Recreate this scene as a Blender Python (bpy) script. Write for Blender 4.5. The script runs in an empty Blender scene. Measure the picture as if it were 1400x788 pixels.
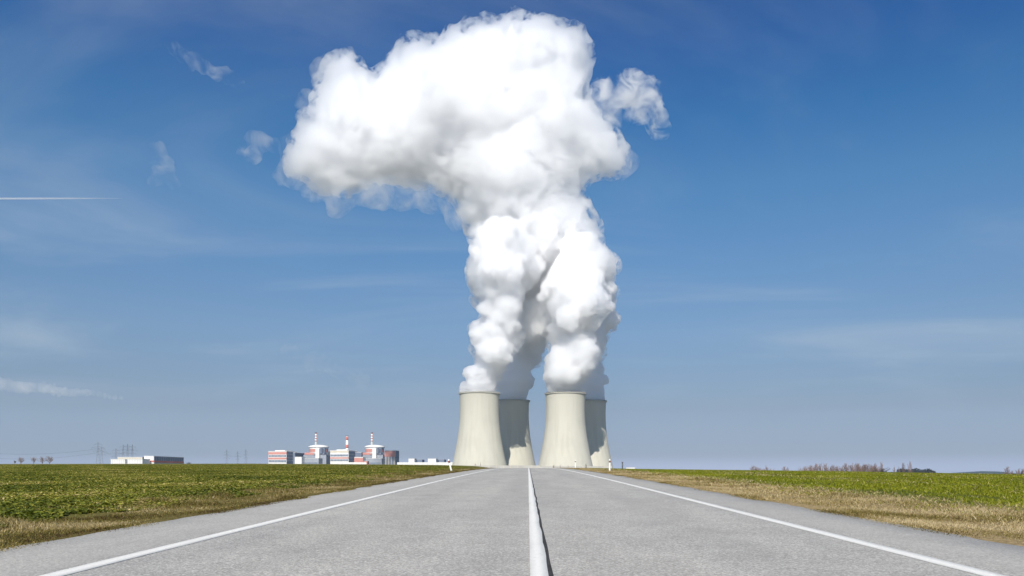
import bpy, bmesh, math, random
import numpy as np
from mathutils import Vector, Matrix

R = math.radians
SC = bpy.context.scene
COL = SC.collection

# ------------------------------------------------------------------ camera, world, sun, exposure
FPX = 1089.0          # focal length in photo pixels (1400 wide)
VX, HY = 722.0, 650.0 # road vanishing column and eye-level row in the photo
EYE = 0.884

cd = bpy.data.cameras.new('camera')
cam = bpy.data.objects.new('camera', cd)
COL.objects.link(cam)
cam.location = (0, 0, EYE)
cam.rotation_euler = (R(90), 0, 0)
cd.sensor_width = 36
cd.lens = 36 * FPX / 1400
cd.shift_x = -(VX - 700) / 1400
cd.shift_y = (HY - 394) / 1400
cd.clip_start = 0.1
cd.clip_end = 60000
SC.camera = cam

SUN_AZ, SUN_EL = 8.0, 42.0     # degrees left of straight behind the camera, and up
tosun = Vector((-math.sin(R(SUN_AZ)) * math.cos(R(SUN_EL)), -math.cos(R(SUN_AZ)) * math.cos(R(SUN_EL)), math.sin(R(SUN_EL))))
sl = bpy.data.lights.new('sun', 'SUN')
sl.energy = 4.0
sl.angle = R(0.53)
sl.color = (1.0, 0.95, 0.87)
so = bpy.data.objects.new('sun', sl)
so.rotation_euler = tosun.to_track_quat('Z', 'Y').to_euler()
so.location = (-60, -300, 300)
COL.objects.link(so)

SC.view_settings.view_transform = 'Standard'
SC.view_settings.look = 'None'
SC.view_settings.gamma = 1
SC.view_settings.use_curve_mapping = False
SC.view_settings.exposure = 0.55
SC.render.engine = 'CYCLES'
cy = SC.cycles
cy.use_denoising = True
cy.denoiser = 'OPENIMAGEDENOISE'
cy.denoising_input_passes = 'RGB_ALBEDO_NORMAL'
cy.max_bounces = 128
cy.volume_bounces = 120
cy.diffuse_bounces = 3
cy.transparent_max_bounces = 96
cy.volume_max_steps = 512
cy.sample_clamp_indirect = 8

W = bpy.data.worlds.new('World')
SC.world = W
W.use_nodes = True
nt = W.node_tree
nt.nodes.clear()


def N(nt, t, **kw):
    n = nt.nodes.new(t)
    for k, v in kw.items():
        setattr(n, k, v)
    return n


def L(nt, a, b):
    nt.links.new(a, b)


out = N(nt, 'ShaderNodeOutputWorld')
bg = N(nt, 'ShaderNodeBackground')
bg.inputs['Strength'].default_value = 0.075
sky = N(nt, 'ShaderNodeTexSky', sky_type='NISHITA')
sky.sun_disc = False
sky.sun_elevation = R(SUN_EL)
sky.sun_rotation = math.pi + R(SUN_AZ)
sky.altitude = 500
sky.air_density = 1.0
sky.dust_density = 0.6
sky.ozone_density = 3.0
# thin cirrus veil: a real layer of ice cloud, looked up by where the view ray meets it
geo = N(nt, 'ShaderNodeNewGeometry')
sep = N(nt, 'ShaderNodeSeparateXYZ')
L(nt, geo.outputs['Incoming'], sep.inputs[0])


def M(op, a, b=None, c=None):
    n = N(nt, 'ShaderNodeMath', operation=op)
    for i, v in enumerate((a, b, c)):
        if v is None:
            continue
        if isinstance(v, (int, float)):
            n.inputs[i].default_value = v
        else:
            L(nt, v, n.inputs[i])
    return n.outputs[0]


zz = M('MAXIMUM', M('MULTIPLY', sep.outputs['Z'], -1), 0.02)
px = M('DIVIDE', M('MULTIPLY', sep.outputs['X'], -1), M('ADD', zz, 0.10))
py = M('DIVIDE', M('MULTIPLY', sep.outputs['Y'], -1), M('ADD', zz, 0.10))
cmb = N(nt, 'ShaderNodeCombineXYZ')
L(nt, M('ADD', M('MULTIPLY', px, 0.55), M('MULTIPLY', py, 0.12)), cmb.inputs[0])
L(nt, py, cmb.inputs[1])
n1 = N(nt, 'ShaderNodeTexNoise')
n1.inputs['Scale'].default_value = 0.9
n1.inputs['Detail'].default_value = 7
n1.inputs['Roughness'].default_value = 0.58
n1.inputs['Distortion'].default_value = 0.9
L(nt, cmb.outputs[0], n1.inputs['Vector'])
r1 = N(nt, 'ShaderNodeMapRange', interpolation_type='SMOOTHSTEP')
r1.inputs['From Min'].default_value = 0.45
r1.inputs['From Max'].default_value = 0.80
L(nt, n1.outputs['Fac'], r1.inputs['Value'])
lowfade = N(nt, 'ShaderNodeMapRange', interpolation_type='SMOOTHSTEP')
lowfade.inputs['From Min'].default_value = 0.03
lowfade.inputs['From Max'].default_value = 0.16
L(nt, zz, lowfade.inputs['Value'])
veil = M('MULTIPLY', M('MULTIPLY', r1.outputs[0], 0.50), lowfade.outputs[0])
mixc = N(nt, 'ShaderNodeMix', data_type='RGBA')
L(nt, veil, mixc.inputs['Factor'])
hs = N(nt, 'ShaderNodeHueSaturation')
hs.inputs['Saturation'].default_value = 1.0
L(nt, sky.outputs[0], hs.inputs['Color'])
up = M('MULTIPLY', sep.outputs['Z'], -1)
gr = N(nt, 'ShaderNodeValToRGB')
SKYTONE = [(0.0, (0.561, 0.601, 1.042)), (0.0088, (0.573, 0.606, 1.028)), (0.0247, (0.368, 0.364, 0.529)), (0.0439, (0.374, 0.365, 0.496)), (0.0789, (0.397, 0.373, 0.429)), (0.1732, (0.522, 0.61, 0.684)), (0.2551, (0.43, 0.682, 0.827)), (0.3318, (0.314, 0.71, 0.912)), (0.4025, (0.085, 0.582, 0.907)), (0.4666, (0.01, 0.447, 0.889)), (0.52, (0.02, 0.40, 0.84)), (0.64, (0.75, 0.98, 1.10)), (1.0, (0.85, 1.0, 1.1))]  # last stops, above the view, are brightened as added ambient fill
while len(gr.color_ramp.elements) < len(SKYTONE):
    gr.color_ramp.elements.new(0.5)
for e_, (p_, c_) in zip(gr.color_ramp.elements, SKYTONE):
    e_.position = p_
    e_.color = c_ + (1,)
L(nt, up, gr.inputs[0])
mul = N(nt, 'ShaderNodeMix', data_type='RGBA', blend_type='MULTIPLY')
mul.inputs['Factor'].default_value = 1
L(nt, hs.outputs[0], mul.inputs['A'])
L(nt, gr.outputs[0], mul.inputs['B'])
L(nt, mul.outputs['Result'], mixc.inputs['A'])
mixc.inputs['B'].default_value = (4.0, 4.7, 5.6, 1)
L(nt, mixc.outputs['Result'], bg.inputs['Color'])
L(nt, bg.outputs[0], out.inputs[0])

rng = np.random.default_rng(7)
random.seed(7)


# ------------------------------------------------------------------ helpers
def P(px, py, D):
    """world point at depth D seen at a photo pixel"""
    return Vector(((px - VX) / FPX * D, D, (HY - py) / FPX * D + EYE))


def tag(o, label=None, cat=None, group=None, kind=None):
    if label: o['label'] = label
    if cat: o['category'] = cat
    if group: o['group'] = group
    if kind: o['kind'] = kind
    return o


def empty(name, loc, rz=0):
    o = bpy.data.objects.new(name, None)
    o.location = loc
    o.rotation_euler = (0, 0, rz)
    o.empty_display_size = 0.5
    COL.objects.link(o)
    return o


class MB:
    def __init__(self):
        self.v, self.f = [], []

    def add(self, vs, fs):
        n = len(self.v)
        self.v += [tuple(p) for p in vs]
        self.f += [tuple(i + n for i in q) for q in fs]
        return self

    def box(self, x0, x1, y0, y1, z0, z1):
        return self.add([(x0, y0, z0), (x1, y0, z0), (x1, y1, z0), (x0, y1, z0),
                         (x0, y0, z1), (x1, y0, z1), (x1, y1, z1), (x0, y1, z1)],
                        [(0, 3, 2, 1), (4, 5, 6, 7), (0, 1, 5, 4), (1, 2, 6, 5), (2, 3, 7, 6), (3, 0, 4, 7)])

    def tube(self, a, b, ra, rb, n=6, caps=True):
        a, b = Vector(a), Vector(b)
        d = b - a
        if d.length < 1e-6:
            return self
        d.normalize()
        u = d.orthogonal().normalized()
        w = d.cross(u)
        vs = []
        for c, r in ((a, ra), (b, rb)):
            for i in range(n):
                t = 2 * math.pi * i / n
                vs.append(c + u * (r * math.cos(t)) + w * (r * math.sin(t)))
        fs = [(i, (i + 1) % n, n + (i + 1) % n, n + i) for i in range(n)]
        if caps:
            fs += [tuple(range(n))[::-1], tuple(range(n, 2 * n))]
        return self.add(vs, fs)

    def lathe(self, prof, n=48, c=(0, 0), cap=True):
        vs, fs = [], []
        for r, z in prof:
            for i in range(n):
                t = 2 * math.pi * i / n
                vs.append((c[0] + r * math.cos(t), c[1] + r * math.sin(t), z))
        for k in range(len(prof) - 1):
            for i in range(n):
                j = (i + 1) % n
                fs.append((k * n + i, k * n + j, (k + 1) * n + j, (k + 1) * n + i))
        if cap:
            fs.append(tuple(range(n))[::-1])
            fs.append(tuple((len(prof) - 1) * n + i for i in range(n)))
        return self.add(vs, fs)

    def build(self, name, mat, parent=None, smooth=False):
        me = bpy.data.meshes.new(name)
        me.from_pydata(self.v, [], self.f)
        me.materials.append(mat)
        if smooth:
            me.shade_smooth()
        o = bpy.data.objects.new(name, me)
        if parent:
            o.parent = parent
        COL.objects.link(o)
        return o


def mesh_np(name, verts, faces_flat, sizes, mat, col=None, smooth=False):
    """fast mesh from numpy arrays; sizes = vertices per face (constant)"""
    me = bpy.data.meshes.new(name)
    nv, nf = len(verts), len(faces_flat) // sizes
    me.vertices.add(nv)
    me.vertices.foreach_set('co', np.asarray(verts, np.float32).ravel())
    me.loops.add(len(faces_flat))
    me.loops.foreach_set('vertex_index', np.asarray(faces_flat, np.int32))
    me.polygons.add(nf)
    me.polygons.foreach_set('loop_start', np.arange(0, nf * sizes, sizes, dtype=np.int32))
    me.polygons.foreach_set('loop_total', np.full(nf, sizes, np.int32))
    me.update(calc_edges=True)
    if col is not None:
        a = me.attributes.new('tint', 'FLOAT', 'POINT')
        a.data.foreach_set('value', np.asarray(col, np.float32))
    if smooth:
        me.shade_smooth()
    me.materials.append(mat)
    o = bpy.data.objects.new(name, me)
    COL.objects.link(o)
    return o


def mat(name, color, rough=0.85, spec=0.3, metal=0.0, vary=0.0, scale=1.0):
    m = bpy.data.materials.new(name)
    m.use_nodes = True
    t = m.node_tree
    b = t.nodes['Principled BSDF']
    b.inputs['Roughness'].default_value = rough
    b.inputs['Specular IOR Level'].default_value = spec
    b.inputs['Metallic'].default_value = metal
    if vary > 0:
        tc = N(t, 'ShaderNodeTexCoord')
        no = N(t, 'ShaderNodeTexNoise')
        no.inputs['Scale'].default_value = scale
        no.inputs['Detail'].default_value = 5
        L(t, tc.outputs['Object'], no.inputs['Vector'])
        rp = N(t, 'ShaderNodeValToRGB')
        rp.color_ramp.elements[0].position = 0.3
        rp.color_ramp.elements[1].position = 0.7
        rp.color_ramp.elements[0].color = tuple(c * (1 - vary) for c in color) + (1,)
        rp.color_ramp.elements[1].color = tuple(min(1, c * (1 + vary)) for c in color) + (1,)
        L(t, no.outputs['Fac'], rp.inputs[0])
        L(t, rp.outputs[0], b.inputs['Base Color'])
    else:
        b.inputs['Base Color'].default_value = tuple(color) + (1,)
    return m


def ramp(t, fac, stops, interp='LINEAR'):
    rp = N(t, 'ShaderNodeValToRGB')
    cr = rp.color_ramp
    cr.interpolation = interp
    while len(cr.elements) < len(stops):
        cr.elements.new(0.5)
    for e, (p, c) in zip(cr.elements, stops):
        e.position = p
        e.color = tuple(c) + (1,) if len(c) == 3 else c
    L(t, fac, rp.inputs[0])
    return rp.outputs[0]


def noise(t, vec, scale, detail=4, rough=0.5, dist=0.0):
    n = N(t, 'ShaderNodeTexNoise')
    n.inputs['Scale'].default_value = scale
    n.inputs['Detail'].default_value = detail
    n.inputs['Roughness'].default_value = rough
    n.inputs['Distortion'].default_value = dist
    L(t, vec, n.inputs['Vector'])
    return n.outputs['Fac']


def mapping(t, vec, scale=(1, 1, 1), rot=(0, 0, 0)):
    m = N(t, 'ShaderNodeMapping')
    m.inputs['Scale'].default_value = scale
    m.inputs['Rotation'].default_value = rot
    L(t, vec, m.inputs['Vector'])
    return m.outputs[0]


def mixrgb(t, fac, a, b, mode='MIX'):
    n = N(t, 'ShaderNodeMix', data_type='RGBA', blend_type=mode)
    for s, v in (('Factor', fac), ('A', a), ('B', b)):
        if isinstance(v, (int, float)):
            n.inputs[s].default_value = v
        elif isinstance(v, tuple):
            n.inputs[s].default_value = v + (1,) if len(v) == 3 else v
        else:
            L(t, v, n.inputs[s])
    return n.outputs['Result']


# ------------------------------------------------------------------ terrain: a low rise the road climbs
S_UP = (HY - 628) / FPX       # gradient of the road
Y0 = 22.0
SKYLINE = [(-200, 634.6), (0, 634.6), (340, 634.0), (500, 635.0), (600, 636.0), (660, 637.5), (700, 639.5), (722, 640.0), (785, 640.3),
           (840, 641.3), (980, 643.0), (1120, 644.5), (1180, 645.6), (1300, 647.8), (1400, 649.3), (1600, 651)]
SKX = np.array([p[0] for p in SKYLINE]); SKYY = np.array([p[1] for p in SKYLINE])


def solve_c(slope, lift=0.0):
    ys = np.linspace(8, 500, 800)
    lo, hi = 1e-6, 5e-3
    for _ in range(50):
        c = math.sqrt(lo * hi)
        z = -EYE + lift + S_UP * ys - c * np.maximum(0, ys - Y0) ** 2
        if (z / ys).max() > slope: lo = c
        else: hi = c
    return c


AG = np.linspace(-0.85, 0.85, 120)
CG = np.array([solve_c((HY - np.interp(VX + a * FPX, SKX, SKYY)) / FPX) for a in AG])
C_ROAD = solve_c((HY - 640.2) / FPX)


def sstep(a, b, x):
    t = np.clip((x - a) / (b - a), 0, 1)
    return t * t * (3 - 2 * t)


def ground_z(x, y):
    """height of the land (road surface where |x| < 5)"""
    x = np.asarray(x, float); y = np.asarray(y, float)
    ay = np.maximum(np.abs(y), 6.0)
    c = np.interp(x / ay, AG, CG)
    k = sstep(6, 16, np.abs(x))
    c = C_ROAD * (1 - k) + c * k
    z = S_UP * y - c * np.maximum(0, y - Y0) ** 2
    z = np.where(y < 0, S_UP * y * 0.6, z)
    # soft floor: the plain behind the rise
    fl = -5.0
    z = fl + np.logaddexp(0, (z - fl) * 1.6) / 1.6
    # lateral verge shape
    ax = np.abs(x)
    near = 1 - sstep(90, 200, y)
    z = z + near * (-0.05 * sstep(5.2, 6.4, ax) * (1 - sstep(7.0, 9.0, ax)))
    return z


def plain_far(x, y):
    """undulation far away, and the blue hill on the right"""
    r = np.hypot(x, y)
    z = 8.0 * np.sin(x * 0.0011 + 1.0) * np.sin(y * 0.0008) * sstep(2500, 5000, r)
    z = z - 22 * sstep(2600, 6000, r)
    hx, hy = (1335 - VX) / FPX * 7200, 7200
    z = z + 66 * np.exp(-((x - hx) / 330) ** 2 - ((y - hy) / 700) ** 2)
    hx, hy = (1385 - VX) / FPX * 8200, 8200
    z = z + 48 * np.exp(-((x - hx) / 380) ** 2 - ((y - hy) / 700) ** 2)
    hx, hy = (1255 - VX) / FPX * 6200, 6200
    z = z + 54 * np.exp(-((x - hx) / 200) ** 2 - ((y - hy) / 600) ** 2)
    return z


def gz(x, y):
    return float(ground_z(x, y) + plain_far(x, y))


XS = np.unique(np.concatenate([np.linspace(-5.15, 5.0, 11), np.linspace(5.0, 20, 41), -np.linspace(5.15, 20, 41), np.linspace(20, 120, 51), -np.linspace(20, 120, 51),
                               np.geomspace(120, 12000, 70), -np.geomspace(120, 12000, 70)]))
YS = np.unique(np.concatenate([np.linspace(-60, 0, 16), np.linspace(0, 260, 174), np.geomspace(260, 14000, 110)]))
XX, YY = np.meshgrid(XS, YS)
ZZ = ground_z(XX, YY) + plain_far(XX, YY)
on_road = (XX > -5.10) & (XX < 4.95) & (YY < 900)
ZZ = np.where(on_road, ZZ - 0.10, ZZ)
# small clods and hollows in the fields
cl = np.zeros_like(XX)
for k in range(14):
    fx, fy = rng.normal(0, 1.6, 2)
    cl += np.sin(XX * fx + YY * fy + rng.uniform(0, 6.28))
ZZ = ZZ + cl * 0.002 * (np.abs(XX) > 5.6) * (YY < 260)
nx, ny = len(XS), len(YS)
idx = np.arange(nx * ny).reshape(ny, nx)
q = np.stack([idx[:-1, :-1], idx[:-1, 1:], idx[1:, 1:], idx[1:, :-1]], -1).reshape(-1)

gm = bpy.data.materials.new('earth_and_grass')
gm.use_nodes = True
t = gm.node_tree
b = t.nodes['Principled BSDF']
b.inputs['Roughness'].default_value = 0.95
b.inputs['Specular IOR Level'].default_value = 0.1
g = N(t, 'ShaderNodeNewGeometry')
pos = g.outputs['Position']
sp = N(t, 'ShaderNodeSeparateXYZ')
L(t, pos, sp.inputs[0])


def TM(t, op, a, b=None, clamp=False):
    n = N(t, 'ShaderNodeMath', operation=op, use_clamp=clamp)
    for i, v in enumerate((a, b)):
        if v is None: continue
        if isinstance(v, (int, float)): n.inputs[i].default_value = v
        else: L(t, v, n.inputs[i])
    return n.outputs[0]


def smooth(t, v, a, b):
    n = N(t, 'ShaderNodeMapRange', interpolation_type='SMOOTHSTEP')
    n.inputs['From Min'].default_value = a
    n.inputs['From Max'].default_value = b
    L(t, v, n.inputs['Value'])
    return n.outputs[0]


flat = mapping(t, pos, (1, 1, 0.0))
nz = noise(t, flat, 0.45, 6, 0.6)
nf = noise(t, flat, 11.0, 8, 0.75)
# left: young rape over dark soil; right: thin winter corn with straw rows
left_c = ramp(t, nf, [(0.32, (0.045, 0.036, 0.012)), (0.48, (0.10, 0.105, 0.017)), (0.66, (0.30, 0.25, 0.08))])
rows = noise(t, mapping(t, pos, (1.1, 0.06, 0), (0, 0, R(5))), 1.0, 5, 0.6)
right_g = ramp(t, nf, [(0.30, (0.050, 0.050, 0.012)), (0.55, (0.090, 0.105, 0.012)), (0.72, (0.20, 0.17, 0.06))])
straw = ramp(t, nf, [(0.30, (0.11, 0.075, 0.035)), (0.52, (0.34, 0.25, 0.125)), (0.75, (0.50, 0.40, 0.22))])
right_c = mixrgb(t, smooth(t, rows, 0.56, 0.68), right_g, straw)
wob = TM(t, 'MULTIPLY', TM(t, 'SUBTRACT', nz, 0.5), 3.0)
xr = TM(t, 'ADD', sp.outputs['X'], wob)
right_all = mixrgb(t, smooth(t, xr, 7.6, 9.4), straw, right_c)
verge_l = ramp(t, nf, [(0.32, (0.045, 0.030, 0.010)), (0.50, (0.12, 0.100, 0.025)), (0.68, (0.33, 0.24, 0.09))])
left_all = mixrgb(t, smooth(t, TM(t, 'MULTIPLY', xr, -1), 6.8, 8.0), verge_l, left_c)
near_c = mixrgb(t, smooth(t, sp.outputs['X'], -0.5, 0.5), left_all, right_all)
farn = noise(t, mapping(t, pos, (0.002, 0.004, 0)), 1.0, 4, 0.5)
far_c = ramp(t, farn, [(0.35, (0.09, 0.10, 0.06)), (0.5, (0.17, 0.16, 0.12)), (0.65, (0.26, 0.24, 0.19))])
wood = (0.018, 0.026, 0.016)
hz_ = smooth(t, sp.outputs['Z'], -12.0, -4.0)
isfar = smooth(t, sp.outputs['Y'], 4200, 5200)
far_c = mixrgb(t, TM(t, 'MULTIPLY', hz_, isfar), far_c, wood)
base = mixrgb(t, smooth(t, sp.outputs['Y'], 300, 600), near_c, far_c)
L(t, base, b.inputs['Base Color'])
bp = N(t, 'ShaderNodeBump')
bp.inputs['Strength'].default_value = 0.8
bp.inputs['Distance'].default_value = 0.05
L(t, nf, bp.inputs['Height'])
L(t, bp.outputs[0], b.inputs['Normal'])
ground = mesh_np('ground', np.stack([XX, YY, ZZ], -1).reshape(-1, 3), q, 4, gm, smooth=True)
tag(ground, 'green crop fields on both sides of the grey road', 'ground', kind='structure')

# ------------------------------------------------------------------ road
am = bpy.data.materials.new('asphalt')
am.use_nodes = True
t = am.node_tree
b = t.nodes['Principled BSDF']
b.inputs['Roughness'].default_value = 0.88
b.inputs['Specular IOR Level'].default_value = 0.25
g = N(t, 'ShaderNodeNewGeometry')
pos = g.outputs['Position']
sp = N(t, 'ShaderNodeSeparateXYZ'); L(t, pos, sp.inputs[0])
vo = N(t, 'ShaderNodeTexVoronoi'); vo.inputs['Scale'].default_value = 60
L(t, pos, vo.inputs['Vector'])
sx = N(t, 'ShaderNodeSeparateColor'); L(t, vo.outputs['Color'], sx.inputs[0])
stone = ramp(t, sx.outputs[0], [(0.0, (0.26, 0.250, 0.232)), (0.30, (0.35, 0.336, 0.311)), (0.7, (0.415, 0.397, 0.366)), (1.0, (0.55, 0.528, 0.487))])
pit = smooth(t, noise(t, pos, 45, 3, 0.6), 0.36, 0.50)
stone = mixrgb(t, pit, (0.25, 0.240, 0.222), stone)
big = noise(t, mapping(t, pos, (0.8, 0.12, 1)), 1.0, 5, 0.55)
tone = ramp(t, big, [(0.3, (0.90, 0.90, 0.91)), (0.7, (1.08, 1.07, 1.05))])
patch = noise(t, mapping(t, pos, (1.3, 1.0, 1)), 1.2, 6, 0.6)
tone2 = ramp(t, patch, [(0.35, (0.92, 0.92, 0.92)), (0.6, (1.04, 1.04, 1.04))])
grit = ramp(t, noise(t, pos, 22, 4, 0.75), [(0.32, (0.90, 0.90, 0.895)), (0.5, (1, 1, 1)), (0.68, (1.09, 1.09, 1.085))])
stone = mixrgb(t, 1.0, stone, grit, 'MULTIPLY')
c_ = mixrgb(t, 1.0, mixrgb(t, 1.0, stone, tone, 'MULTIPLY'), tone2, 'MULTIPLY')
# wheel tracks, polished and a little darker; paler dusty shoulder
ax = TM(t, 'ABSOLUTE', sp.outputs['X'])
tr = TM(t, 'MULTIPLY', TM(t, 'SINE', TM(t, 'MULTIPLY', ax, 2 * math.pi / 1.75)), 0.5)
c_ = mixrgb(t, TM(t, 'MULTIPLY', smooth(t, tr, -0.1, 0.5), 0.10), c_, (0.20, 0.194, 0.182))
sh = smooth(t, ax, 3.7, 3.9)
c_ = mixrgb(t, TM(t, 'MULTIPLY', sh, 0.30), c_, (0.385, 0.368, 0.338))
L(t, c_, b.inputs['Base Color'])
bp = N(t, 'ShaderNodeBump'); bp.inputs['Strength'].default_value = 0.5; bp.inputs['Distance'].default_value = 0.006
L(t, TM(t, 'MULTIPLY', vo.outputs['Distance'], -1), bp.inputs['Height'])
L(t, bp.outputs[0], b.inputs['Normal'])

RY = np.concatenate([np.linspace(-40, 0, 21), np.linspace(0.4, 200, 500), np.linspace(204, 860, 80)])


def strip(name, x0f, x1f, lift, thick, m, nacross=2, ys=RY):
    """ribbon lying on the road, with a real edge thickness"""
    vs = []
    for y in ys:
        a, c = x0f(y), x1f(y)
        row = [a + (c - a) * i / (nacross - 1) for i in range(nacross)]
        z = float(ground_z(0.0, y))
        vs.append((row[0], y, z + lift - thick))
        for x in row: vs.append((x, y, z + lift))
        vs.append((row[-1], y, z + lift - thick))
    n = nacross + 2
    fs = []
    for k in range(len(ys) - 1):
        for i in range(n - 1):
            a = k * n + i
            fs += [a, a + 1, a + n + 1, a + n]
    o = mesh_np(name, np.array(vs), np.array(fs), 4, m)
    return o


def wav(seed, amp, f0):
    r = random.Random(seed)
    cs = [(r.uniform(0.4, 1.6) * f0, r.uniform(0, 6.28), r.uniform(0.4, 1)) for _ in range(7)]
    return lambda y: amp * sum(a * math.sin(f * y + p) for f, p, a in cs) / 2.2


w1, w2 = wav(1, 0.035, 1.1), wav(2, 0.035, 1.3)
w1b, w2b = wav(11, 0.03, 5), wav(12, 0.03, 6)
tag(strip('road', lambda y: -5.17 + w1(y) + w1b(y), lambda y: 5.02 + w2(y) + w2b(y), 0.0, 0.10, am, 12),
    'straight grey two lane asphalt road rising to a crest', 'road', kind='structure')

pm = bpy.data.materials.new('road_paint')
pm.use_nodes = True
t = pm.node_tree
b = t.nodes['Principled BSDF']
b.inputs['Roughness'].default_value = 0.7
g = N(t, 'ShaderNodeNewGeometry'); pos = g.outputs['Position']
wear = noise(t, pos, 28, 5, 0.7)
dirt = noise(t, mapping(t, pos, (2.5, 0.5, 1)), 1.5, 5, 0.6)
pc = ramp(t, wear, [(0.26, (0.42, 0.40, 0.37)), (0.40, (0.70, 0.68, 0.63)), (0.7, (0.78, 0.76, 0.71))])
pc = mixrgb(t, TM(t, 'MULTIPLY', smooth(t, dirt, 0.5, 0.75), 0.35), pc, (0.50, 0.48, 0.43))
L(t, pc, b.inputs['Base Color'])
jm = mat('dark_road_strip', (0.05, 0.048, 0.046), 0.9, 0.2, vary=0.4, scale=20)

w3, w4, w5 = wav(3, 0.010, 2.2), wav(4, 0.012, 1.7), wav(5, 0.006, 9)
tag(strip('road_strip', lambda y: 0.10, lambda y: 0.190 + w3(y) + w4(y) * 0.6, 0.004, 0.004, jm),  # dark strip showing along the centre line's wavy right edge
    'dark wavy strip beside the white centre line', 'road joint', kind='structure')
tag(strip('centre_line', lambda y: 0.016 + w5(y) * 0.2, lambda y: 0.158 + w3(y) * 0.9 + w5(y) * 0.4, 0.008, 0.004, pm),
    'continuous white centre line down the road', 'road marking', kind='structure')
tag(strip('edge_line', lambda y: -3.68 + w5(y) * 0.4, lambda y: -3.51 + w4(y) * 0.25, 0.008, 0.006, pm),
    'white edge line along the left shoulder of the road', 'road marking', kind='structure')
tag(strip('edge_line', lambda y: 3.43 + w5(y) * 0.4, lambda y: 3.60 + w3(y) * 0.25, 0.008, 0.006, pm),
    'white edge line along the right shoulder of the road', 'road marking', kind='structure')


# ------------------------------------------------------------------ grass and crops (many small blades and leaves)
def leaf_mat(name, stops, trans=0.25):
    m = bpy.data.materials.new(name)
    m.use_nodes = True
    t = m.node_tree
    b = t.nodes['Principled BSDF']
    b.inputs['Roughness'].default_value = 0.6
    b.inputs['Specular IOR Level'].default_value = 0.25
    a = N(t, 'ShaderNodeAttribute', attribute_name='tint')
    c = ramp(t, a.outputs['Fac'], stops)
    L(t, c, b.inputs['Base Color'])
    tr = N(t, 'ShaderNodeBsdfTranslucent')
    L(t, c, tr.inputs['Color'])
    mx = N(t, 'ShaderNodeMixShader'); mx.inputs[0].default_value = trans
    L(t, b.outputs[0], mx.inputs[1]); L(t, tr.outputs[0], mx.inputs[2])
    L(t, mx.outputs[0], t.nodes['Material Output'].inputs['Surface'])
    return m


def patch_noise(x, y, f, seed):
    r = np.random.default_rng(seed)
    s = np.zeros_like(x)
    for k in range(10):
        an = r.uniform(0, 6.28); ff = f * r.uniform(0.5, 2.0)
        s += np.sin(x * ff * math.cos(an) + y * ff * math.sin(an) + r.uniform(0, 6.28))
    return s / 3.2


def blades(name, px, py, h, w, lean, tint, m):
    n = len(px)
    z = ground_z(px, py) - 0.01
    az = rng.uniform(0, 2 * math.pi, n)
    fa = rng.uniform(0, 2 * math.pi, n)
    w = w * np.clip(np.hypot(px, py) / 14, 1, 4.5)
    dx, dy = np.cos(az) * lean * h, np.sin(az) * lean * h
    wx, wy = np.cos(fa) * w / 2, np.sin(fa) * w / 2
    hz = h * np.sqrt(np.maximum(0.05, 1 - np.minimum(lean, 0.95) ** 2))
    v = np.empty((n, 5, 3))
    v[:, 0] = np.stack([px - wx, py - wy, z], -1)
    v[:, 1] = np.stack([px + wx, py + wy, z], -1)
    v[:, 2] = np.stack([px + wx * 0.7 + dx * 0.35, py + wy * 0.7 + dy * 0.35, z + hz * 0.6], -1)
    v[:, 3] = np.stack([px + dx, py + dy, z + hz], -1)
    v[:, 4] = np.stack([px - wx * 0.7 + dx * 0.35, py - wy * 0.7 + dy * 0.35, z + hz * 0.6], -1)
    i = np.arange(n)[:, None] * 5
    f = np.concatenate([i, i + 1, i + 2, i, i + 2, i + 4, i + 4, i + 2, i + 3], 1).ravel()
    return mesh_np(name, v.reshape(-1, 3), f, 3, m, np.repeat(tint, 5))


def leaves(name, px, py, length, width, rise, tint, m, per=5):
    n = len(px)
    z0 = ground_z(px, py)
    VS, TT = [], []
    for k in range(per):
        az = 2 * math.pi * (k / per) + rng.uniform(0, 1.2, n)
        ln = length * rng.uniform(0.6, 1.15, n)
        wd = width * rng.uniform(0.7, 1.2, n)
        ri = rise * rng.uniform(0.4, 1.3, n)
        cx, sy = np.cos(az), np.sin(az)
        v = np.empty((n, 5, 3))
        v[:, 0] = np.stack([px, py, z0], -1)
        v[:, 1] = np.stack([px + cx * ln * 0.5 - sy * wd / 2, py + sy * ln * 0.5 + cx * wd / 2, z0 + ri * 0.9], -1)
        v[:, 2] = np.stack([px + cx * ln * 0.55, py + sy * ln * 0.55, z0 + ri * 0.8], -1)
        v[:, 3] = np.stack([px + cx * ln * 0.5 + sy * wd / 2, py + sy * ln * 0.5 - cx * wd / 2, z0 + ri * 0.9], -1)
        v[:, 4] = np.stack([px + cx * ln, py + sy * ln, z0 + ri * rng.uniform(0.3, 1.2, n)], -1)
        VS.append(v); TT.append(np.repeat(np.clip(tint + rng.normal(0, 0.10, n), 0, 1), 5))
    v = np.concatenate(VS).reshape(-1, 3)
    i = np.arange(n * per)[:, None] * 5
    f = np.concatenate([i, i + 3, i + 2, i, i + 2, i + 1, i + 1, i + 2, i + 4, i + 2, i + 3, i + 4], 1).ravel()
    return mesh_np(name, v, f, 3, m, np.concatenate(TT))


def scatter(n, side, x0, ymax=150, xmax=120):
    """points on one side of the road, thick near the camera and thinner away"""
    # sample distance with density ~ 1/d beyond 10 m
    d = 6.0 * (ymax / 6.0) ** rng.uniform(0, 1, n)
    y = d
    lim = np.minimum(xmax, 0.78 * y + 5)
    x = x0 + (np.maximum(lim, x0 + 0.3) - x0) * rng.uniform(0, 1, n)
    # keep even areal thinning: weight by the row length
    keep = rng.uniform(0, 1, n) < np.clip((lim - x0) / 40, 0.12, 1)
    return side * x[keep], y[keep]


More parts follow.
